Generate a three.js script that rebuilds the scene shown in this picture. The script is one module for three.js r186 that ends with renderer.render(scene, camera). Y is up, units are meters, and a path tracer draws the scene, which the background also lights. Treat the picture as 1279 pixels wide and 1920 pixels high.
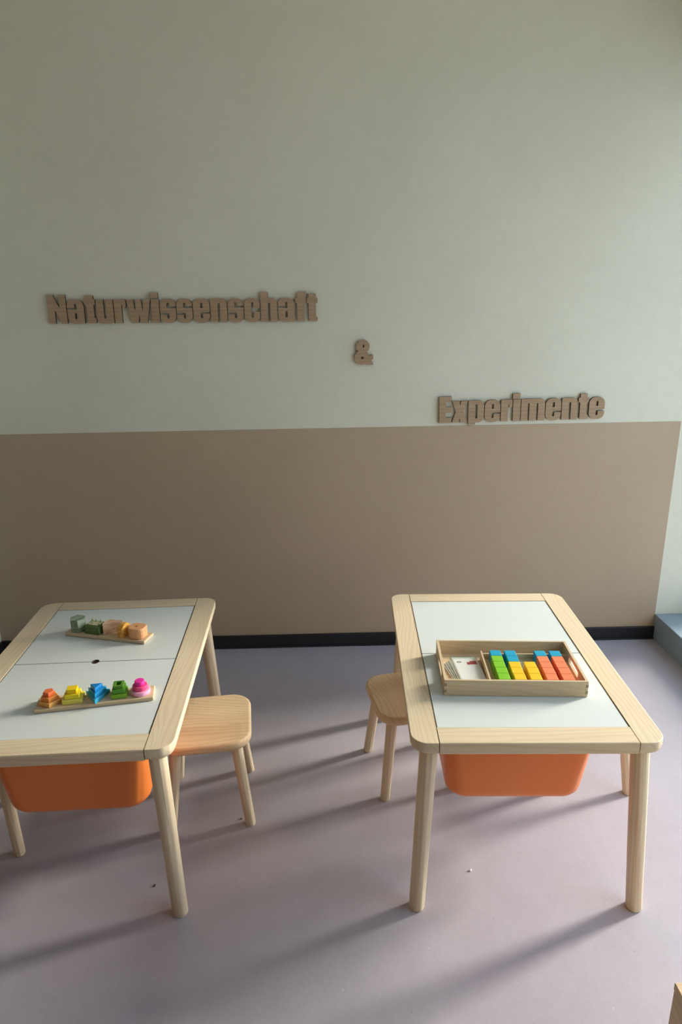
import * as THREE from 'three';
import { RoundedBoxGeometry } from 'three/addons/geometries/RoundedBoxGeometry.js';
import { RectAreaLightUniformsLib } from 'three/addons/lights/RectAreaLightUniformsLib.js';
import { mergeGeometries, toCreasedNormals } from 'three/addons/utils/BufferGeometryUtils.js';

// ---------------------------------------------------------------- camera, sky, unseen light, exposure
const scene = new THREE.Scene();
const camera = new THREE.PerspectiveCamera(75.008, 1279 / 1920, 0.05, 60);
camera.rotation.order = 'YXZ';
camera.position.set(-0.0246, 1.4221, 2.6648);
camera.rotation.set(-0.2943, -0.0217, -0.013);

// Unseen area light out of view, placed to throw the leg shadows: narrow from side to side, tall upwards,
// as the leg shadows show (crisp across, long and fading along). An unseen slab stands behind it.
const stripAz = THREE.MathUtils.degToRad(19.5), STRIP = { w: 1.0, y0: 0.9, y1: 6.3, d: 8 };
STRIP.x = STRIP.d * Math.cos(stripAz); STRIP.z = 1.0 - STRIP.d * Math.sin(stripAz); STRIP.y = (STRIP.y0 + STRIP.y1) / 2;
RectAreaLightUniformsLib.init();
const unseenLight = new THREE.RectAreaLight(new THREE.Color().setRGB(1.0, 0.93, 0.81), 82, STRIP.w, STRIP.y1 - STRIP.y0);
unseenLight.position.set(STRIP.x, STRIP.y, STRIP.z); unseenLight.lookAt(0, STRIP.y, 1.0);
scene.add(unseenLight);

scene.background = new THREE.Color().setRGB(0.68, 0.91, 1.22);     // even bright haze outside the window
scene.backgroundIntensity = 1.85;

const renderer = new THREE.WebGLRenderer({ antialias: true });
renderer.toneMapping = THREE.LinearToneMapping;
renderer.toneMappingExposure = 1.3;
renderer.shadowMap.enabled = true;
renderer.shadowMap.type = THREE.PCFSoftShadowMap;

// ---------------------------------------------------------------- helpers
let seed = 7;
const rnd = () => { seed = (seed * 1664525 + 1013904223) >>> 0; return seed / 4294967296; };
const hash = (x, y, s) => { let h = (x * 374761393 + y * 668265263 + s * 974634777) | 0; h = Math.imul(h ^ (h >>> 13), 1274126177); h ^= h >>> 16; return (h >>> 0) / 4294967295; };
function noise(x, y, px, py, s) {                                  // tiling value noise
  const xi = Math.floor(x), yi = Math.floor(y), fx = x - xi, fy = y - yi;
  const m = (a, n) => ((a % n) + n) % n, u = fx * fx * (3 - 2 * fx), v = fy * fy * (3 - 2 * fy);
  const a = hash(m(xi, px), m(yi, py), s), b = hash(m(xi + 1, px), m(yi, py), s), c = hash(m(xi, px), m(yi + 1, py), s), d = hash(m(xi + 1, px), m(yi + 1, py), s);
  return a + (b - a) * u + (c - a) * v + (a - b - c + d) * u * v;
}
function texture(w, h, fn, srgb, ru, rv) {                         // fn(i/w, j/h) -> [r,g,b] 0..255
  const d = new Uint8Array(w * h * 4);
  for (let j = 0; j < h; j++) for (let i = 0; i < w; i++) {
    const c = fn(i / w, j / h), k = (j * w + i) * 4;
    d[k] = c[0]; d[k + 1] = c[1]; d[k + 2] = c[2]; d[k + 3] = 255;
  }
  const t = new THREE.DataTexture(d, w, h);
  t.wrapS = t.wrapT = THREE.RepeatWrapping; t.magFilter = THREE.LinearFilter; t.minFilter = THREE.LinearMipmapLinearFilter; t.generateMipmaps = true;
  if (srgb) t.colorSpace = THREE.SRGBColorSpace;
  t.repeat.set(1 / ru, 1 / rv); t.needsUpdate = true;
  return t;
}
const mix = (a, b, t) => a.map((v, i) => Math.max(0, Math.min(255, v + (b[i] - v) * t)));
function woodTexture(light, dark, s, ringAmount, laths = 0) {      // 1 m along the grain, 0.3 m across
  return texture(512, 768, (u, v) => {
    const warp = noise(u * 3, v * 5, 3, 5, s) * 1.1 + noise(u * 8, v * 14, 8, 14, s + 1) * 0.25;
    const ring = 0.5 + 0.5 * Math.sin((v * 22 + warp * 4) * Math.PI * 2);
    const fib = noise(u * 14, v * 300, 14, 300, s + 2) * 0.6 + noise(u * 40, v * 170, 40, 170, s + 3) * 0.4;
    const broad = noise(u * 4, v * 9, 4, 9, s + 4);
    let t = ringAmount * Math.pow(ring, 2.2) + fib * 0.28 + broad * 0.25;
    if (laths) { const k = Math.floor(v * laths), e = hash(k, Math.floor(u * 3 + hash(k, 5, s)), s + 9); t += (e - 0.5) * 0.45; }
    return mix(light, dark, Math.min(1, Math.max(0, t)));
  }, true, 1.0, 0.3);
}
function grainUV(g, axis, off = [rnd(), rnd()]) {
  const p = g.attributes.position, uv = new Float32Array(p.count * 2), o = [0, 1, 2].filter((a) => a !== axis);
  const get = (i, a) => (a === 0 ? p.getX(i) : a === 1 ? p.getY(i) : p.getZ(i));
  for (let i = 0; i < p.count; i++) { uv[2 * i] = get(i, axis) + off[0]; uv[2 * i + 1] = get(i, o[0]) + 0.83 * get(i, o[1]) + off[1]; }
  g.setAttribute('uv', new THREE.BufferAttribute(uv, 2));
  return g;
}
const used = new Map();
function numbered(name) { const n = used.get(name) ?? 0; used.set(name, n + 1); return n ? name + '_' + String(n).padStart(3, '0') : name; }
function shade(o) { o.traverse((m) => { if (m.isMesh) { m.castShadow = true; m.receiveShadow = true; } }); return o; }
function mesh(name, g, m, parent) { const o = new THREE.Mesh(g, m); o.name = name; o.castShadow = o.receiveShadow = true; parent.add(o); return o; }
function tag(o, label, category, group) { o.userData.label = label; o.userData.category = category; if (group) o.userData.group = group; return o; }
function thing(name, label, category, pos = [0, 0, 0], turn = 0, group) {
  const o = new THREE.Group(); o.name = numbered(name); o.position.set(...pos); o.rotation.y = turn; scene.add(o);
  return tag(o, label, category, group);
}
function solo(name, g, m, label, category, pos = [0, 0, 0], turn = 0, group) {
  const o = mesh(numbered(name), g, m, scene); o.position.set(...pos); o.rotation.y = turn;
  return tag(o, label, category, group);
}
function structure(name, g, m, label, parent = scene) {
  const o = mesh(name, g, m, parent);
  if (parent === scene) { o.userData.kind = 'structure'; tag(o, label, 'room'); }
  return o;
}
const box = (x0, x1, y0, y1, z0, z1) => new THREE.BoxGeometry(x1 - x0, y1 - y0, z1 - z0).translate((x0 + x1) / 2, (y0 + y1) / 2, (z0 + z1) / 2);
const rbox = (x0, x1, y0, y1, z0, z1, r = 0.0015) => new RoundedBoxGeometry(x1 - x0, y1 - y0, z1 - z0, 2, r).translate((x0 + x1) / 2, (y0 + y1) / 2, (z0 + z1) / 2);
// closed loft through rings of points [x, y, z]; first and last ring are capped
function loft(rings, crease = 0.6) {
  const pos = [], push = (a, b, c) => pos.push(...a, ...b, ...c), n = rings[0].length;
  for (let r = 0; r + 1 < rings.length; r++) for (let i = 0; i < n; i++) {
    const j = (i + 1) % n, a = rings[r][i], b = rings[r][j], c = rings[r + 1][j], d = rings[r + 1][i];
    push(a, b, c); push(a, c, d);
  }
  for (const [ring, flip] of [[rings[0], true], [rings.at(-1), false]]) {
    const pts = ring.map((q) => new THREE.Vector2(q[0], q[2]));
    for (const [a, b, c] of THREE.ShapeUtils.triangulateShape(pts, [])) flip ? push(ring[a], ring[c], ring[b]) : push(ring[a], ring[b], ring[c]);
  }
  const g = new THREE.BufferGeometry();
  g.setAttribute('position', new THREE.Float32BufferAttribute(pos, 3));
  return toCreasedNormals(g, crease);
}
// rounded rectangle contour in XZ with outward normals
function roundedRect(hx, hz, r, seg = 8) {
  const out = [];
  for (const [sx, sz, a0] of [[1, 1, 0], [-1, 1, 1], [-1, -1, 2], [1, -1, 3]]) for (let k = 0; k <= seg; k++) {
    const a = (a0 + k / seg) * Math.PI / 2;
    out.push([sx * (hx - r) + r * Math.cos(a), sz * (hz - r) + r * Math.sin(a), Math.cos(a), Math.sin(a)]);
  }
  return out.reverse();
}
const slab = (contour, profile, crease) => loft(profile.map(([inset, y]) => contour.map(([x, z, nx, nz]) => [x - nx * inset, y, z - nz * inset])), crease);

// ---------------------------------------------------------------- materials
const std = (o) => new THREE.MeshStandardMaterial(o);
const pineTex = woodTexture([232, 215, 183], [204, 178, 141], 11, 0.26);
const seatTex = woodTexture([231, 205, 164], [200, 163, 121], 31, 0.3, 6);
const plyTex = woodTexture([222, 200, 164], [190, 162, 122], 51, 0.2);
const mdfTex = woodTexture([190, 162, 128], [150, 122, 92], 71, 0.22);
const M = {
  pine: std({ map: pineTex, roughness: 0.55 }),
  seat: std({ map: seatTex, roughness: 0.55 }),
  ply: std({ map: plyTex, roughness: 0.65 }),
  face: std({ map: mdfTex, roughness: 0.8 }),
  burnt: std({ color: new THREE.Color().setRGB(0.09, 0.06, 0.04), roughness: 0.9 }),
  panel: std({ color: new THREE.Color().setRGB(0.70, 0.745, 0.71), roughness: 0.32 }),
  panelEdge: std({ color: new THREE.Color().setRGB(0.10, 0.075, 0.05), roughness: 0.9 }),
  orange: std({ color: new THREE.Color().setRGB(0.90, 0.235, 0.04), roughness: 0.42 }),
  black: std({ color: new THREE.Color().setRGB(0.012, 0.012, 0.014), roughness: 0.5 }),
  sill: std({ color: new THREE.Color().setRGB(0.28, 0.36, 0.41), roughness: 0.4 }),
  white: std({ color: new THREE.Color().setRGB(0.80, 0.80, 0.78), roughness: 0.6 }),
};
const wallBump = texture(512, 512, (u, v) => { const n = 255 * (0.5 * noise(u * 90, v * 90, 90, 90, 3) + 0.35 * noise(u * 200, v * 200, 200, 200, 4) + 0.15 * noise(u * 20, v * 20, 20, 20, 5)); return [n, n, n]; }, false, 0.6, 0.6);
const wallTint = (r, g, b, s) => texture(256, 256, (u, v) => { const n = noise(u * 7, v * 7, 7, 7, s) * 0.6 + noise(u * 60, v * 60, 60, 60, s + 1) * 0.4; return mix([r, g, b], [r * 0.965, g * 0.965, b * 0.96], n); }, true, 1.7, 1.7);
M.wall = std({ map: wallTint(231, 228, 207, 21), bumpMap: wallBump, bumpScale: 0.00022, roughness: 0.85 });
M.taupe = std({ map: wallTint(191, 169, 140, 23), bumpMap: wallBump, bumpScale: 0.00022, roughness: 0.8 });
const floorTex = texture(1024, 1024, (u, v) => {
  const n = noise(u * 6, v * 6, 6, 6, 61) * 0.4 + noise(u * 40, v * 40, 40, 40, 62) * 0.3 + noise(u * 260, v * 260, 260, 260, 63) * 0.3;
  let c = mix([183, 178, 187], [172, 166, 174], n);
  const f = hash(Math.floor(u * 512), Math.floor(v * 512), 64);
  if (f > 0.99985) c = mix(c, [150, 140, 144], 0.7); else if (f < 0.0001) c = mix(c, [212, 206, 208], 0.7);
  return c;
}, true, 1.5, 1.5);
const floorBump = texture(512, 512, (u, v) => { const n = 255 * (0.5 * noise(u * 30, v * 30, 30, 30, 66) + 0.5 * noise(u * 120, v * 120, 120, 120, 67)); return [n, n, n]; }, false, 0.5, 0.5);
M.floor = std({ map: floorTex, bumpMap: floorBump, bumpScale: 0.00015, roughness: 0.34 });

// ---------------------------------------------------------------- the room
const XL = -1.457, XO = -5.2, XR = 1.42, ZB = 5.2, TOP = 2.75, SILL = 0.115, WX = 1.62, WZ1 = 2.6, HEAD = 2.2, STUB = 0.6;
structure('floor', grainUV(box(XO - 0.2, XR + 0.01, -0.15, 0, -0.2, ZB + 0.2), 0, [0, 0]), M.floor, 'mauve grey linoleum floor under the tables');
structure('ceiling', box(XO - 0.2, WX + 0.35, TOP, TOP + 0.15, -0.2, ZB + 0.2), M.white, 'plain white ceiling above the room');
const wallBack = structure('wall_back', grainUV(box(XO - 0.2, WX + 0.35, -0.15, TOP, -0.2, 0), 0, [0, 0]), M.wall, 'off-white wall behind both tables with taupe lower half');
{ // the painted lower half, a paint layer with its own edge
  const s = new THREE.Shape(); s.moveTo(XL, 0); s.lineTo(XR, 0); s.lineTo(XR, 0.9715); s.lineTo(XL, 0.9635); s.closePath();
  structure('painted_lower_wall', grainUV(new THREE.ExtrudeGeometry(s, { depth: 0.0015, bevelEnabled: false }), 0, [0, 0]), M.taupe, '', wallBack).userData.label = 'taupe painted lower half of wall';
}
structure('wall_left', grainUV(box(XL - 0.2, XL, 0, TOP, 0, STUB), 2, [0.3, 0]), M.wall, 'off-white wall at the left edge, ending short out of view to dim the left');  // ends early out of view, so less light bounces onto the left side
structure('unseen_wall_far_left', grainUV(box(XO - 0.2, XO, -0.15, TOP, 0, ZB), 2, [0.3, 0]), M.taupe, 'unseen taupe wall far left, set back and toned to lessen bounced light');  // out of view, placed far off in taupe to keep the left dim
structure('unseen_wall_rear', grainUV(box(XO - 0.2, WX + 0.35, -0.15, TOP, ZB, ZB + 0.2), 0, [0.3, 0.1]), M.taupe, 'unseen taupe wall behind the camera, toned to lessen bounced light');  // out of view, taupe all over to send less light back
const wallRight = structure('wall_right', mergeGeometries([box(XR, WX + 0.35, HEAD, TOP, 0, ZB), box(XR, WX + 0.35, -0.15, HEAD, WZ1, ZB), box(XR + 0.012, WX + 0.35, -0.15, SILL - 0.02, 0, WZ1)].map((g) => grainUV(g, 2, [0.5, 0.2]))), M.wall, 'off-white window wall at the right edge');
structure('sill_board', rbox(XR - 0.001, WX + 0.05, SILL - 0.022, SILL, 0.0005, WZ1, 0.003), M.sill, '', wallRight).userData.label = 'blue-grey low window sill';
structure('sill_front', box(XR, XR + 0.014, 0, SILL - 0.02, 0.0005, WZ1), M.sill, '', wallRight).userData.label = 'blue-grey front of low window sill';
structure('baseboard_back', mergeGeometries([rbox(XL, XR, 0, 0.058, 0.0015, 0.0135, 0.003), rbox(XL, XR, 0, 0.006, 0.0015, 0.02, 0.002)]), M.black, 'black rubber skirting along the foot of the taupe wall');
structure('baseboard_left', rbox(XL, XL + 0.012, 0, 0.058, 0.0135, STUB, 0.003), M.black, 'black rubber skirting along the left wall stub');
{ // window: frame and one pane
  const w = new THREE.Group(); w.name = 'window_1'; w.userData = { kind: 'structure', label: 'tall window with pale frame at the right edge', category: 'window' }; scene.add(w);
  const fr = 0.05, x0 = WX, x1 = WX + 0.06;
  for (const g of [box(x0, x1, SILL, SILL + fr, 0, WZ1), box(x0, x1, HEAD - fr, HEAD, 0, WZ1), box(x0, x1, SILL + fr, HEAD - fr, 0, fr), box(x0, x1, SILL + fr, HEAD - fr, WZ1 - fr, WZ1)]) mesh('window_frame', g, M.white, w);
  mesh('window_pane', box(WX + 0.03, WX + 0.034, SILL + fr, HEAD - fr, fr, WZ1 - fr), new THREE.MeshPhysicalMaterial({ transmission: 1, thickness: 0, roughness: 0, ior: 1.5, color: 0xffffff }), w);
}
structure('unseen_ground', box(WX + 0.36, 30, -0.5, -0.3, -25, 25), std({ color: new THREE.Color().setRGB(0.60, 0.60, 0.58), roughness: 0.95 }), 'unseen pale ground outside the window, throwing light up into the room');  // out of view, pale so that it bounces light onto the upper wall
{  // unseen slab outside, gives the area light a body
  const g = box(-STRIP.w / 2, STRIP.w / 2, -STRIP.y - 0.3, STRIP.y1 - STRIP.y + 0.15, 0, 0.25);
  const o = structure('unseen_light_backing', g, std({ color: new THREE.Color().setRGB(0.5, 0.52, 0.54), roughness: 0.15, metalness: 0.2 }), 'unseen tall narrow slab out of view, behind the area light');
  o.position.set(STRIP.x + 0.05 * Math.cos(stripAz), STRIP.y, STRIP.z - 0.05 * Math.sin(stripAz)); o.rotation.y = stripAz + Math.PI / 2;
}

// ---------------------------------------------------------------- tables
const TW = 0.58, TL = 0.83, TH = 0.48, RAIL = 0.064, ENDR = 0.061, TB = 0.446;
function sideRailGeometry(s) {                                      // plan: straight inside, rounded outer corners
  const u0 = TW / 2 - RAIL, u1 = TW / 2, r = 0.04, c = [];
  c.push([u0 + 0.0012, -TL / 2, 0, -1]);
  for (let k = 0; k <= 8; k++) { const a = -Math.PI / 2 + k / 8 * Math.PI / 2; c.push([u1 - r + r * Math.cos(a), -TL / 2 + r + r * Math.sin(a), Math.cos(a), Math.sin(a)]); }
  for (let k = 0; k <= 8; k++) { const a = k / 8 * Math.PI / 2; c.push([u1 - r + r * Math.cos(a), TL / 2 - r + r * Math.sin(a), Math.cos(a), Math.sin(a)]); }
  c.push([u0 + 0.0012, TL / 2, 0, 1]);
  let q = c.map(([x, z, nx, nz]) => [s * x, z, s * nx, nz]);
  if (s > 0) q.reverse();
  return grainUV(slab(q, [[0.014, TB], [0.008, TB + 0.002], [0.0035, TB + 0.006], [0.0008, TB + 0.012], [0, TB + 0.018], [0, TH - 0.0022], [0.0007, TH - 0.0006], [0.0022, TH]], 0.7), 2);
}
function endRailGeometry(s) {
  const h = TW / 2 - RAIL - 0.0012, z0 = s * (TL / 2 - ENDR), z1 = s * TL / 2;
  let q = [[-h, z1, 0, s], [h, z1, 0, s], [h, z0, 0, 0], [-h, z0, 0, 0]];
  if (s > 0) q.reverse();
  q = q.reverse();
  return grainUV(slab(q, [[0.010, TB], [0.005, TB + 0.002], [0.0015, TB + 0.007], [0, TB + 0.012], [0, TH - 0.002], [0.002, TH]], 0.7), 0);
}
function legGeometry(rBottom, rTop, h, bottom, top) {               // round tapered leg, sheared to its splay
  const g = new THREE.LatheGeometry([[0, 0], [rBottom - 0.003, 0], [rBottom - 0.0008, 0.0012], [rBottom, 0.004], [(rBottom + rTop) / 2, h / 2], [rTop, h], [0, h]].map((a) => new THREE.Vector2(...a)), 28);
  const p = g.attributes.position;
  grainUV(g, 1);
  for (let i = 0; i < p.count; i++) { const t = p.getY(i) / h; p.setXYZ(i, p.getX(i) + bottom[0] + (top[0] - bottom[0]) * t, p.getY(i), p.getZ(i) + bottom[1] + (top[1] - bottom[1]) * t); }
  g.computeVertexNormals();
  return toCreasedNormals(g, 0.9);
}
function panelGeometry(s) {                                         // white lid with half of the finger hole
  const h = TW / 2 - RAIL - 0.0026, z0 = 0.0012, z1 = TL / 2 - ENDR - 0.002, r = 0.0105;
  const q = new THREE.Shape(); q.moveTo(-h, z0); q.lineTo(-r, z0); q.absarc(0, z0, r, Math.PI, 0, true); q.lineTo(h, z0); q.lineTo(h, z1); q.lineTo(-h, z1); q.closePath();
  const g = new THREE.ExtrudeGeometry(q, { depth: 0.006, bevelEnabled: false, curveSegments: 10 });
  g.rotateX(Math.PI / 2).translate(0, TH - 0.0012, 0);
  if (s < 0) g.rotateY(Math.PI);
  return g;
}
function makeTable(label, x, z, a) {
  const t = thing('play_table', label, 'table', [x, 0, z], a, 'low wooden play tables');
  for (const s of [-1, 1]) mesh('side_rail', sideRailGeometry(s), M.pine, t);
  for (const s of [-1, 1]) mesh('end_rail', endRailGeometry(s), M.pine, t);
  for (const s of [-1, 1]) mesh('tabletop_panel', panelGeometry(s), [M.panel, M.panelEdge], t).userData.label = 'white lift-out panel with finger hole';
  for (const sx of [-1, 1]) for (const sz of [-1, 1]) mesh('leg', legGeometry(0.0192, 0.0215, TB + 0.001, [sx * 0.268, sz * 0.405], [sx * 0.245, sz * 0.375]), M.pine, t);
  const h = TW / 2 - RAIL;
  for (const s of [-1, 1]) mesh('ledge', grainUV(box(s > 0 ? h - 0.012 : -h - 0.004, s > 0 ? h + 0.004 : -h + 0.012, TB + 0.006, TH - 0.0072, -TL / 2 + ENDR - 0.004, TL / 2 - ENDR + 0.004), 2), M.pine, t);
  for (const s of [-1, 1]) mesh('bin_runner', grainUV(box(s * 0.2155 - 0.0075, s * 0.2155 + 0.0075, 0.415, TB + 0.004, -0.338, 0.338), 2), M.pine, t);
  mesh('crossbar', grainUV(mergeGeometries([box(-h, h, TB - 0.012, TB - 0.006, -0.018, 0.018), box(-h, h, TB - 0.006, TH - 0.0072, -0.018, -0.0125), box(-h, h, TB - 0.006, TH - 0.0072, 0.0125, 0.018)]), 0), M.pine, t);  // channel out of view under the finger hole, shaped to keep it dark
  return t;
}
const TRx = 0.4622, TRz = 0.9721, TRa = -0.0392, TLx = -0.6874, TLz = 0.9653, TLa = 0.032;
makeTable('low pine play table with white top, wooden tray of cubes on it', TRx, TRz, TRa);
makeTable('low pine play table with white top, two boards of stacking toys on it', TLx, TLz, TLa);
const onTable = (tx, tz, a, u, v, y = TH) => [tx + u * Math.cos(a) + v * Math.sin(a), y, tz - u * Math.sin(a) + v * Math.cos(a)];

// ---------------------------------------------------------------- orange bins hanging under the tables
function binGeometry() {
  const ring = (hx, hz, r, y, zo = 0) => roundedRect(hx, hz, r, 8).map(([x, z]) => [x, y, z + zo]);
  const rings = [];
  const prof = (t) => [0.171 + 0.02 * t, 0.104 + 0.026 * t, 0.05 - 0.012 * t];
  const y0 = 0, yT = 0.222;
  for (const [k, dy] of [[0.03, 0], [0.017, 0.003], [0.007, 0.010], [0.0015, 0.02], [0, 0.032]]) { const [hx, hz, r] = prof(dy / yT); rings.push(ring(hx - k, hz - k, Math.max(0.02, r - k * 0.5), y0 + dy)); }
  { const [hx, hz, r] = prof(1); rings.push(ring(hx, hz, r, yT - 0.006), ring(hx + 0.016, hz + 0.014, r + 0.012, yT - 0.005), ring(hx + 0.017, hz + 0.015, r + 0.013, yT - 0.001), ring(hx + 0.015, hz + 0.013, r + 0.012, yT), ring(hx - 0.003, hz - 0.003, r, yT)); }
  { const [hx, hz, r] = prof(0.15); rings.push(ring(hx - 0.003, hz - 0.003, r, y0 + 0.03), ring(hx - 0.03, hz - 0.03, r - 0.01, y0 + 0.004)); }
  return loft(rings, 0.8);
}
const binG = binGeometry();
solo('storage_bin', binG, M.orange, 'orange plastic bin hanging under the table with the tray', 'bin', onTable(TRx, TRz, TRa, -0.013, 0.192, 0.222), TRa, 'orange bins under the tables');
solo('storage_bin', binG, M.orange, 'orange plastic bin hanging under the table with stacking toys', 'bin', onTable(TLx, TLz, TLa, 0.016, 0.203, 0.222), TLa, 'orange bins under the tables');

// ---------------------------------------------------------------- stools
const stoolSeat = (() => {
  const c = roundedRect(0.128, 0.128, 0.062, 10);
  return slab(c, [[0.010, 0.2525], [0.004, 0.2545], [0.001, 0.259], [0, 0.264], [0, 0.274], [0.0012, 0.2775], [0.004, 0.2795], [0.008, 0.28]], 0.7);
})();
function makeStool(label, x, z, a, grain) {
  const t = thing('stool', label, 'stool', [x, 0, z], a, 'low wooden stools at the play tables');
  mesh('seat', grainUV(stoolSeat.clone(), grain), M.seat, t);
  for (const sx of [-1, 1]) for (const sz of [-1, 1]) mesh('leg', legGeometry(0.0145, 0.0165, 0.2535, [sx * 0.112, sz * 0.119], [sx * 0.084, sz * 0.088]), M.pine, t);
  return t;
}
const d2r = THREE.MathUtils.degToRad;
makeStool('low wooden stool half under the left side of the tray table', 0.226, 0.848, d2r(9), 2);
makeStool('low wooden stool standing between the tables, beside the stacking-toy table', -0.388, 0.964, d2r(6.5), 0);
makeStool('low stool hidden under the stacking-toy table, one leg showing below the bin', -1.0, 1.038, 0, 0);
makeStool('low stool tucked under the right side of the tray table, one leg showing', 0.776, 0.857, d2r(-6), 0);

// ---------------------------------------------------------------- lettering on the wall
const sdBox = (x0, y0, x1, y1, r = 0) => (x, y) => { const qx = Math.abs(x - (x0 + x1) / 2) - (x1 - x0) / 2 + r, qy = Math.abs(y - (y0 + y1) / 2) - (y1 - y0) / 2 + r; return Math.hypot(Math.max(qx, 0), Math.max(qy, 0)) + Math.min(Math.max(qx, qy), 0) - r; };
const sdEll = (cx, cy, rx, ry) => (x, y) => { const k = Math.hypot((x - cx) / rx, (y - cy) / ry); return (k - 1) * Math.min(rx, ry); };
const sdPoly = (...v) => (x, y) => {
  let d = Infinity, s = 1;
  for (let i = 0, j = v.length - 1; i < v.length; j = i++) {
    const ex = v[j][0] - v[i][0], ey = v[j][1] - v[i][1], wx = x - v[i][0], wy = y - v[i][1], t = Math.max(0, Math.min(1, (wx * ex + wy * ey) / (ex * ex + ey * ey)));
    d = Math.min(d, Math.hypot(wx - ex * t, wy - ey * t));
    const c1 = y >= v[i][1], c2 = y < v[j][1], c3 = ex * wy > ey * wx;
    if ((c1 && c2 && c3) || (!c1 && !c2 && !c3)) s = -s;
  }
  return s * d;
};
const U = (...f) => (x, y) => Math.min(...f.map((g) => g(x, y)));
const S = (a, ...f) => (x, y) => Math.max(a(x, y), ...f.map((g) => -g(x, y)));
const I = (a, b) => (x, y) => Math.max(a(x, y), b(x, y));
const above0 = (x, y) => -y;
const arch = (w) => U(I(sdBox(0, -30, w, 83, 18), above0), sdBox(0, 0, 22, 82));
const G = {
  N: [64, U(sdBox(0, 0, 21, 100), sdBox(43, 0, 64, 100), sdPoly([0, 100], [19, 100], [64, 0], [45, 0]))],
  a: [58, S(U(sdBox(0, -1, 58, 83, 23), sdBox(34, 0, 58, 55)), sdBox(24, 46, 35, 70, 4), sdBox(-9, 47, 27, 56), sdBox(24, 13, 35, 37, 4))],
  t: [37, U(sdBox(7, 3, 31, 97), sdBox(0, 66, 37, 82), sdBox(7, 0, 37, 16, 4))],
  u: [59, S(U(I(sdBox(0, -1, 59, 120, 18), (x, y) => y - 82), sdBox(36, 0, 59, 40)), sdBox(24, 14, 35, 100, 4))],
  r: [41, S(U(sdBox(0, 0, 25, 82), sdBox(16, 54, 41, 83, 6)), sdBox(25, 40, 31, 66))],
  w: [84, sdPoly([0, 82], [22, 82], [28, 28], [34, 82], [50, 82], [56, 28], [62, 82], [84, 82], [70, 0], [47, 0], [42, 42], [37, 0], [14, 0])],
  i: [26, U(sdBox(0, 0, 26, 82), sdBox(-2, 87.5, 24, 105))],
  s: [55, S(sdBox(0, -1, 55, 83, 23), sdBox(22, 50, 33, 71, 4), sdBox(28, 49, 70, 59), sdBox(22, 12, 33, 33, 4), sdBox(-9, 25, 28, 35))],
  e: [58, S(sdBox(0, -1, 58, 83, 23), sdBox(24, 48, 35, 70, 4), sdBox(24, 12, 35, 35, 4), sdBox(30, 28, 70, 37))],
  n: [58, S(arch(58), sdBox(24, -9, 35, 68, 4))],
  c: [55, S(sdBox(0, -1, 55, 83, 23), sdBox(23, 13, 34, 70, 4), sdBox(29, 34, 70, 49))],
  h: [58, S(U(arch(58), sdBox(0, 0, 25, 104)), sdBox(24, -9, 35, 68, 4))],
  f: [37, U(sdBox(7, 0, 31, 92), sdBox(0, 66, 36, 82), sdBox(7, 72, 37, 104, 12), sdBox(24, 88, 37, 104))],
  E: [45, S(sdBox(0, 0, 45, 100), sdBox(23, 18, 60, 41), sdBox(23, 59, 60, 82))],
  x: [57, sdPoly([0, 82], [24, 82], [29, 60], [34, 82], [57, 82], [43, 42], [57, 0], [33, 0], [28, 24], [23, 0], [0, 0], [14, 42])],
  p: [58, S(U(sdBox(0, -1, 58, 83, 20), sdBox(0, -9, 25, 82)), sdBox(24, 12, 35, 70, 4))],
  m: [90, S(arch(90), sdBox(23, -9, 32, 68, 3), sdBox(57, -9, 66, 68, 3))],
  '&': [72, S(U(sdEll(32, 73, 25, 26), sdEll(27, 27, 28, 28), sdPoly([16, 62], [44, 56], [72, -1], [42, -1]), sdPoly([46, 22], [70, 38], [72, 24], [58, 10])), sdEll(34, 74, 4.5, 9), sdEll(29, 26, 7, 6.5))],
};
function contours(f, x0, x1, y0, y1, step) {                        // marching squares, closed loops
  const nx = Math.ceil((x1 - x0) / step), ny = Math.ceil((y1 - y0) / step), val = [];
  for (let j = 0; j <= ny; j++) { val.push([]); for (let i = 0; i <= nx; i++) { const v = f(x0 + i * step, y0 + j * step); val[j].push(v === 0 ? 1e-6 : v); } }
  const next = new Map(), at = new Map();
  const edge = (i, j, d) => {
    const k = i + ',' + j + ',' + d;
    if (!at.has(k)) { const a = val[j][i], b = d ? val[j + 1][i] : val[j][i + 1], t = a / (a - b); at.set(k, [x0 + (i + (d ? 0 : t)) * step, y0 + (j + (d ? t : 0)) * step]); }
    return k;
  };
  for (let j = 0; j < ny; j++) for (let i = 0; i < nx; i++) {
    const q = [val[j][i], val[j][i + 1], val[j + 1][i + 1], val[j + 1][i]].map((v) => v < 0);
    const e = [[i, j, 0], [i + 1, j, 1], [i, j + 1, 0], [i, j, 1]];
    for (let k = 0; k < 4; k++) if (!q[k] && q[(k + 1) % 4]) {      // entering the inside on edge k: walk to the edge where we leave it
      let m = (k + 1) % 4; while (q[(m + 1) % 4]) m = (m + 1) % 4;
      next.set(edge(...e[m]), edge(...e[k]));
    }
  }
  const loops = [];
  while (next.size) {
    const loop = []; let k = next.keys().next().value;
    while (next.has(k)) { loop.push(at.get(k)); const n = next.get(k); next.delete(k); k = n; }
    if (loop.length > 5) loops.push(loop);
  }
  return loops;
}
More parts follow.
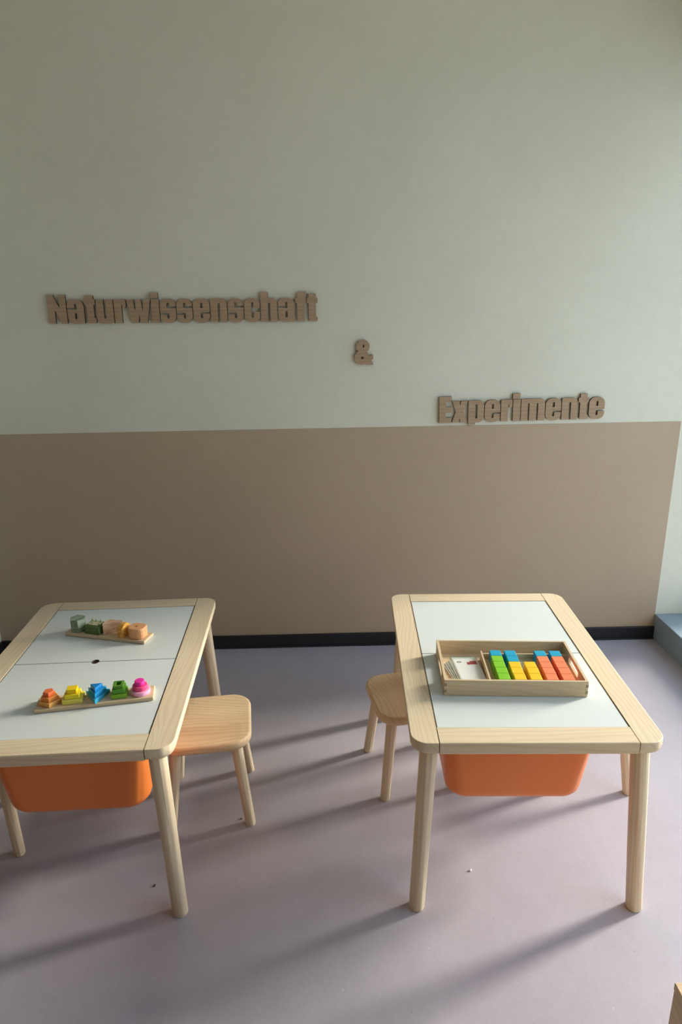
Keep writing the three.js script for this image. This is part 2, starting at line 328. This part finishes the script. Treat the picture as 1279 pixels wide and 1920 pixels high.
function simplify(loop, eps) {
  const rdp = (a) => {
    if (a.length < 3) return a;
    const [p, q] = [a[0], a.at(-1)], dx = q[0] - p[0], dy = q[1] - p[1], l = Math.hypot(dx, dy) || 1e-9; let best = 0, bi = 0;
    for (let i = 1; i < a.length - 1; i++) { const d = Math.hypot(dx, dy) < 1e-6 ? Math.hypot(a[i][0] - p[0], a[i][1] - p[1]) : Math.abs(dx * (a[i][1] - p[1]) - dy * (a[i][0] - p[0])) / l; if (d > best) { best = d; bi = i; } }
    return best > eps ? [...rdp(a.slice(0, bi + 1)).slice(0, -1), ...rdp(a.slice(bi))] : [p, q];
  };
  const h = loop.length >> 1;
  return [...rdp(loop.slice(0, h + 1)).slice(0, -1), ...rdp([...loop.slice(h), loop[0]]).slice(0, -1)];
}
const area = (l) => l.reduce((s, p, i) => { const q = l[(i + 1) % l.length]; return s + p[0] * q[1] - q[0] * p[1]; }, 0) / 2;
const inside = (p, l) => { let c = false; for (let i = 0, j = l.length - 1; i < l.length; j = i++) if ((l[i][1] > p[1]) !== (l[j][1] > p[1]) && p[0] < (l[j][0] - l[i][0]) * (p[1] - l[i][1]) / (l[j][1] - l[i][1]) + l[i][0]) c = !c; return c; };
const glyphCache = {};
function glyph(ch, sx, sy) {
  const key = ch + sx.toFixed(6);
  if (glyphCache[key]) return glyphCache[key];
  const f = G[ch][1], bold = 1.4;
  const loops = contours((x, y) => f(x, y) - bold, -6, G[ch][0] + 6, -18, 112, 0.8).map((l) => simplify(l, 0.18));
  const big = Math.sign(loops.map(area).sort((a, b) => Math.abs(b) - Math.abs(a))[0]);
  const v2 = (l) => l.map(([x, y]) => new THREE.Vector2(x * sx, y * sy));
  const outer = loops.filter((l) => Math.sign(area(l)) === big), holes = loops.filter((l) => Math.sign(area(l)) !== big);
  const shapes = outer.map((o) => { const s = new THREE.Shape(v2(o)); s.holes = holes.filter((h) => inside(h[0], o)).map((h) => new THREE.Path(v2(h))); return s; });
  return (glyphCache[key] = new THREE.ExtrudeGeometry(shapes, { depth: 0.0105, bevelEnabled: false }));
}
function word(text, label, x, y, width, cap, tilt) {
  const gap = 5.6, total = [...text].reduce((s, c) => s + G[c][0] + gap, -gap) + 2.8, sx = width / total, sy = cap / 102.8;
  const t = thing('wooden_lettering', label, 'lettering', [x, y, 0.0005]);
  t.rotation.z = tilt;
  let pen = 1.4;
  for (const c of text) {
    const m = mesh('letter', glyph(c, sx, sy), [M.face, M.burnt], t);
    m.position.x = pen * sx; pen += G[c][0] + gap;
  }
}
word('Naturwissenschaft', 'brown wooden word Naturwissenschaft fixed high on the off-white wall', -1.062, 1.3865, 1.016, 0.104, -0.004);
word('&', 'small brown wooden ampersand on the off-white wall between both words', 0.094, 1.2185, 0.073, 0.094, 0);
word('Experimente', 'brown wooden word Experimente just above the taupe paint edge', 0.431, 0.983, 0.665, 0.105, 0.012);

// ---------------------------------------------------------------- tray with cubes and cards
const TRAY = { u: -0.0075, v: 0.1145, a: TRa - 0.028 };
const trayAt = onTable(TRx, TRz, TRa, TRAY.u, TRAY.v, TH - 0.0007);
const tray = thing('wooden_tray', 'shallow birch tray with handle holes on the white tabletop', 'tray', trayAt, TRAY.a);
{
  const hx = 0.18, hz = 0.108, w = 0.0065, h = 0.044;
  mesh('tray_base', grainUV(box(-hx + w, hx - w, 0.0005, 0.005, -hz + w, hz - w), 0), M.ply, tray);
  for (const s of [-1, 1]) mesh('long_wall', grainUV(rbox(-hx, hx, 0, h, s > 0 ? hz - w : -hz, s > 0 ? hz : -hz + w, 0.001), 0), M.ply, tray);
  const sh = new THREE.Shape(); sh.moveTo(-hz + w, 0); sh.lineTo(hz - w, 0); sh.lineTo(hz - w, h - 0.0005); sh.lineTo(-hz + w, h - 0.0005); sh.closePath();
  const ho = new THREE.Path(), a = 0.042, r = 0.0085, yc = 0.0225; ho.absarc(a - r, yc, r, -Math.PI / 2, Math.PI / 2, false); ho.absarc(-a + r, yc, r, Math.PI / 2, Math.PI * 1.5, false); ho.closePath(); sh.holes.push(ho);
  const sg = grainUV(new THREE.ExtrudeGeometry(sh, { depth: w, bevelEnabled: false }).rotateY(Math.PI / 2).translate(0, 0, 0), 2);
  mesh('handle_wall', sg.clone().translate(-hx, 0, 0), M.ply, tray);
  mesh('handle_wall', sg.clone().translate(hx - w, 0, 0), M.ply, tray);
  for (const s of [-1, 1]) for (let k = 0; k < 2; k++) mesh('finger_joint', box(s * hx - 0.0003 - (s > 0 ? 0.0059 : 0), s * hx + 0.0003 + (s > 0 ? 0 : 0.0059), 0.009 + k * 0.018, 0.017 + k * 0.018, hz - 0.002, hz + 0.0003), M.mdfEnd ??= std({ color: new THREE.Color().setRGB(0.36, 0.25, 0.15), roughness: 0.8 }), tray);
  // inner box that holds the cubes
  mesh('inner_base', grainUV(box(-0.062, hx - w, 0.005, 0.0085, -0.062, hz - w), 0), M.ply, tray);
  mesh('divider', grainUV(box(-0.0625, -0.0585, 0.005, 0.034, -0.064, hz - w), 2), M.ply, tray);
  mesh('inner_back_wall', grainUV(box(-0.0585, hx - w, 0.0085, 0.026, -0.0665, -0.0625), 0), M.ply, tray);
}
const inTray = (u, y, v) => onTable(trayAt[0], trayAt[2], TRAY.a, u, v, trayAt[1] + y);
const paint = (r, g, b) => std({ color: new THREE.Color().setRGB(r, g, b), roughness: 0.5 });
const cubePaint = { blue: paint(0.005, 0.35, 0.54), green: paint(0.22, 0.56, 0.02), yellow: paint(0.90, 0.56, 0.01), coral: paint(0.88, 0.24, 0.10) };
const cubeG = new RoundedBoxGeometry(0.0298, 0.0298, 0.0298, 2, 0.0014).translate(0, 0.0149, 0);
const nth = ['first', 'second', 'third', 'fourth'];
[['green', 1, 'the green row'], ['yellow', 2, 'the yellow row next to green'], ['yellow', 2, 'the yellow row with none behind it'], ['coral', 1, 'the coral row next to yellow'], ['coral', 1, 'the coral row by the tray end']].forEach(([col, blues, row], c) => {
  const x = -0.0245 + c * 0.0405;
  for (let k = 0; k < 5; k++) {
    const blue = k < blues;
    if (blue && c === 2) continue;
    const label = blue ? (blues === 2 ? (k ? 'front' : 'rear') + ' blue wooden cube of two at the back of ' + row : 'blue wooden cube at the back of ' + row) : `${nth[k - blues]} ${col} cube from the back in ${row}`;
    const o = solo('wooden_cube', cubeG, cubePaint[blue ? 'blue' : col], label, 'cube', inTray(x + (hash(c, k, 5) - 0.5) * 0.001, 0.0086, -0.046 + k * 0.0305), TRAY.a + (hash(c, k, 6) - 0.5) * 0.02, 'coloured cubes in the tray');
  }
});
{ // picture cards fanned out on the left of the tray
  const cardM = [std({ color: new THREE.Color().setRGB(0.78, 0.78, 0.72), roughness: 0.6 }), std({ color: new THREE.Color().setRGB(0.62, 0.70, 0.58), roughness: 0.6 })];
  const ink = std({ color: new THREE.Color().setRGB(0.05, 0.06, 0.06), roughness: 0.7 }), red = std({ color: new THREE.Color().setRGB(0.33, 0.06, 0.045), roughness: 0.7 });
  const lab = ['lowest picture card, pale green, at the back left of the tray', 'picture card sticking out furthest left in the tray', 'second picture card from the left of the fan', 'third picture card from the left of the fan', 'fourth picture card from the left of the fan', 'top picture card with red and black print'];
  const spots = [[-0.108, -0.022, 0.02, 1], [-0.122, 0.014, 0.23, 0], [-0.118, 0.012, 0.2, 0], [-0.1135, 0.010, 0.17, 1], [-0.109, 0.008, 0.14, 0], [-0.103, 0.006, 0.11, 0]];
  spots.forEach(([u, v, a, k], i) => {
    const o = thing('picture_card', lab[i], 'card', inTray(u, 0.0052 + i * 0.0022, v), TRAY.a + a, 'picture cards in the tray');
    mesh('card_sheet', new RoundedBoxGeometry(0.068, 0.0018, 0.115, 2, 0.0008).translate(0, 0.0009, 0), cardM[k], o);
    mesh('printed_border', mergeGeometries([box(-0.0322, -0.031, 0.0017, 0.00192, -0.055, 0.055), box(-0.0322, 0.0322, 0.0017, 0.00192, -0.0555, -0.0543)]), i === 5 ? std({ color: new THREE.Color().setRGB(0.30, 0.40, 0.26), roughness: 0.7 }) : ink, o);
    if (i === 5) {
      const g = []; for (let k2 = 0; k2 < 3; k2++) g.push(box(0.002 + k2 * 0.009, 0.011 + k2 * 0.009, 0.0017, 0.00195, -0.040 + (k2 === 0 ? 0.005 : 0), -0.022));
      mesh('printed_picture', mergeGeometries(g), red, o);
      mesh('printed_mark', new THREE.TorusGeometry(0.0035, 0.0011, 6, 16).scale(1.3, 1, 0.15).rotateX(Math.PI / 2).translate(-0.018, 0.0019, -0.038), ink, o);
    }
  });
}

// ---------------------------------------------------------------- stacking toys on the other table
const toyAt = (u, v, y) => onTable(TLx, TLz, TLa, u, v, y);
const prism = (pts, h, r = 0.0012) => {                             // upright prism with softened edges
  const s = new THREE.Shape(pts.map(([x, z]) => new THREE.Vector2(x, -z)));
  return new THREE.ExtrudeGeometry(s, { depth: h - 2 * r, bevelEnabled: true, bevelThickness: r, bevelSize: r, bevelOffset: -r, bevelSegments: 2 }).rotateX(-Math.PI / 2).translate(0, r, 0);
};
const ngon = (n, r, a0 = 0) => Array.from({ length: n }, (_, k) => [r * Math.sin(a0 + k * 2 * Math.PI / n), r * Math.cos(a0 + k * 2 * Math.PI / n)]);
const rectPts = (hx, hz, r = 0.003) => roundedRect(hx, hz, r, 4).map(([x, z]) => [x, z]);
function lath(n, label, u, v, a, len, dep) { return solo('toy_board', grainUV(rbox(-len / 2, len / 2, 0, 0.0095, -dep / 2, dep / 2, 0.0025), 0), M.ply, label, 'board', toyAt(u, v, TH - 0.0007), TLa + a); }
{
  const a = 0.135, u0 = 0.0615, v0 = 0.203, yb = TH + 0.0089;
  lath(0, 'pale wooden board carrying five brightly coloured stacking pyramids', u0, v0, a, 0.286, 0.06);
  const along = (s, d = 0) => toyAt(u0 + s * Math.cos(a) + d * Math.sin(a), v0 - s * Math.sin(a) + d * Math.cos(a), yb);
  const sets = [
    ['orange', -0.110, (k) => prism(ngon(5, 0.0275 - k * 0.007, 0.15), 0.011), [[0.80, 0.40, 0.10], [0.86, 0.30, 0.05], [0.85, 0.17, 0.05]], 'pentagon'],
    ['yellow', -0.054, (k) => prism(rectPts(0.0245 - k * 0.006, 0.021 - k * 0.0048), 0.0115), [[0.80, 0.72, 0.12], [0.90, 0.74, 0.02], [0.86, 0.58, 0.0]], 'square'],
    ['blue', 0.003, (k) => prism(ngon(3, 0.034 - k * 0.0085, 0), 0.0115, 0.0015), [[0.03, 0.38, 0.62], [0.01, 0.30, 0.62], [0.0, 0.20, 0.55]], 'triangle'],
    ['green', 0.058, (k) => (k < 2 ? prism(rectPts(0.019 - k * 0.003, 0.0205 - k * 0.004), 0.012) : ringPrism()), [[0.20, 0.42, 0.02], [0.09, 0.30, 0.015], [0.10, 0.27, 0.02]], 'rectangle'],
    ['pink', 0.109, (k) => new THREE.LatheGeometry([[0, 0], [0.0235, 0], [0.0245, 0.001], [0.0245, 0.0105], [0.0235, 0.0115], [0, 0.0115]].map(([r, y]) => new THREE.Vector2(r && r - k * 0.006, y)), 32), [[0.86, 0.40, 0.58], [0.78, 0.07, 0.22], [0.86, 0.03, 0.36]], 'disc'],
  ];
  function ringPrism() {
    const s = new THREE.Shape(rectPts(0.0132, 0.0128).map(([x, z]) => new THREE.Vector2(x, -z)));
    s.holes.push(new THREE.Path(rectPts(0.0062, 0.0085, 0.001).map(([x, z]) => new THREE.Vector2(x, -z))));
    return new THREE.ExtrudeGeometry(s, { depth: 0.0085, bevelEnabled: false }).rotateX(-Math.PI / 2);
  }
  const words = ['bottom', 'middle', 'top'], size = ['largest, palest', 'middle', 'smallest'];
  for (const [col, s, make, cols, shape] of sets) cols.forEach((c, k) => {
    const g = make(k), at = along(s, -0.001); at[1] += k * (col === 'orange' ? 0.0111 : col === 'green' ? 0.0121 : 0.0116);
    solo('stacking_piece', g, paint(...c), `${col} wooden ${shape}, ${words[k]} piece of the ${col} pyramid on the front board`, 'toy piece', at, TLa + a, 'pyramid pieces on the front board');
  });
}
{
  const a = -0.288, u0 = -0.003, v0 = -0.157, yb = TH + 0.0089;
  lath(1, 'pale wooden board carrying five pastel patterned toy blocks', u0, v0, a, 0.266, 0.058);
  const along = (s, d = 0) => toyAt(u0 + s * Math.cos(a) + d * Math.sin(a), v0 - s * Math.sin(a) + d * Math.cos(a), yb);
  const speck = (base, dot, s, n = 16) => std({ roughness: 0.6, map: texture(128, 128, (u, v) => { const q = noise(u * n, v * n, n, n, s) * 0.65 + noise(u * n * 2, v * n * 2, n * 2, n * 2, s + 1) * 0.35; return q > 0.6 ? dot : q > 0.54 ? mix(base, dot, 0.5) : base; }, true, 0.04, 0.04) });
  const grp = 'pastel blocks on the rear board';
  { const b = thing('toy_block', 'tall grey-green hexagonal toy block with leaf print on the rear board', 'toy block', along(-0.103), TLa + a + 0.25, grp);
    mesh('block_body', grainUV(prism(ngon(6, 0.0245, 0.3), 0.040), 1), speck([146, 160, 138], [96, 116, 92], 81), b); }
  { const b = thing('toy_block', 'leaf-green toy block with a row of jagged points on the rear board', 'toy block', along(-0.044), TLa + a - 0.05, grp), m = speck([92, 116, 62], [62, 88, 46], 85);
    mesh('block_body', grainUV(prism(rectPts(0.026, 0.0205), 0.026), 1), m, b);
    const pale = paint(0.58, 0.52, 0.30);
    mesh('top_plate', prism(rectPts(0.019, 0.013, 0.003), 0.003, 0.0006).translate(0, 0.026, 0), pale, b);
    for (const [x, z] of [[-0.018, -0.013], [-0.004, -0.011], [0.012, -0.011], [0.020, 0.008], [-0.006, 0.006]]) mesh('point', new THREE.ConeGeometry(0.0055, 0.012, 4).translate(x, 0.0318, z), m, b); }
  { const b = thing('toy_block', 'dusty pink triangular toy block in the middle of the rear board', 'toy block', along(0.014, -0.002), TLa + a, grp), m = speck([206, 170, 138], [186, 146, 116], 89);
    mesh('block_body', grainUV(prism([[-0.022, 0.019], [0.022, -0.018], [-0.022, -0.018]], 0.036), 1), m, b);
    mesh('pale_edge', rbox(-0.0245, -0.022, 0, 0.036, -0.018, 0.017, 0.0008), paint(0.72, 0.60, 0.44), b); }
  { const b = thing('toy_block', 'narrow mustard yellow toy block with a curved top on the rear board', 'toy block', along(0.0535, 0.003), TLa + a + 0.25, grp);
    const s = new THREE.Shape(); s.moveTo(-0.021, 0); s.lineTo(0.021, 0); s.lineTo(0.021, 0.030); s.absarc(0, 0.030, 0.021, 0, Math.PI, false); s.closePath();
    const g = new THREE.ExtrudeGeometry(s, { depth: 0.016, bevelEnabled: true, bevelThickness: 0.001, bevelSize: 0.001, bevelOffset: -0.001, bevelSegments: 1 }).translate(0, 0, -0.008).scale(1, 0.78, 1).rotateY(1.25);
    mesh('block_body', grainUV(g, 1), speck([222, 168, 72], [198, 134, 44], 93), b); }
  { const b = thing('toy_block', 'peach rounded toy block with a small hole at the end of the rear board', 'toy block', along(0.0985, 0.001), TLa + a, grp), m = speck([226, 168, 116], [214, 150, 98], 97);
    mesh('block_body', grainUV(prism(rectPts(0.0255, 0.0235, 0.017), 0.033, 0.003), 1), m, b);
    mesh('peg_end', new THREE.CylinderGeometry(0.0035, 0.0035, 0.002, 16).translate(0, 0.0335, 0), paint(0.32, 0.17, 0.08), b); }
}

// ---------------------------------------------------------------- low box by the camera and crumbs on the floor
{
  const t = thing('wooden_box', 'low wooden box at the lower right corner of the picture', 'box', [0.561, 0, 1.81]);
  mesh('top_panel', grainUV(rbox(0, 0.42, 0.285, 0.30, 0, 0.36, 0.0015), 0), M.seat, t);
  for (const x of [0.0015, 0.4035]) mesh('side_panel', grainUV(box(x, x + 0.015, 0, 0.285, 0.001, 0.359), 2), M.seat, t);
  mesh('back_panel', grainUV(box(0.0165, 0.4035, 0, 0.285, 0.002, 0.014), 0), M.seat, t);
  mesh('base_panel', grainUV(box(0.0165, 0.4035, 0.02, 0.035, 0.014, 0.358), 0), M.seat, t);
}
{
  const g = new THREE.IcosahedronGeometry(0.0035, 1).scale(1.3, 0.6, 0.9).translate(0, 0.0019, 0);
  const dark = paint(0.05, 0.04, 0.035), pale = paint(0.7, 0.68, 0.66);
  solo('crumb', g, pale, 'tiny pale crumb on the floor in front of the tray table', 'crumb', [0.335, 0, 1.262], 0.4);
  solo('crumb', g, dark, 'tiny dark crumb on the floor beside the front table leg', 'crumb', [-0.49, 0, 1.28], 1.2);
  solo('crumb', g.clone().scale(0.7, 0.7, 0.7), dark, 'tiny dark crumb on the floor between the stool legs', 'crumb', [-0.293, 0, 1.05], 2.2);
}

renderer.render(scene, camera);
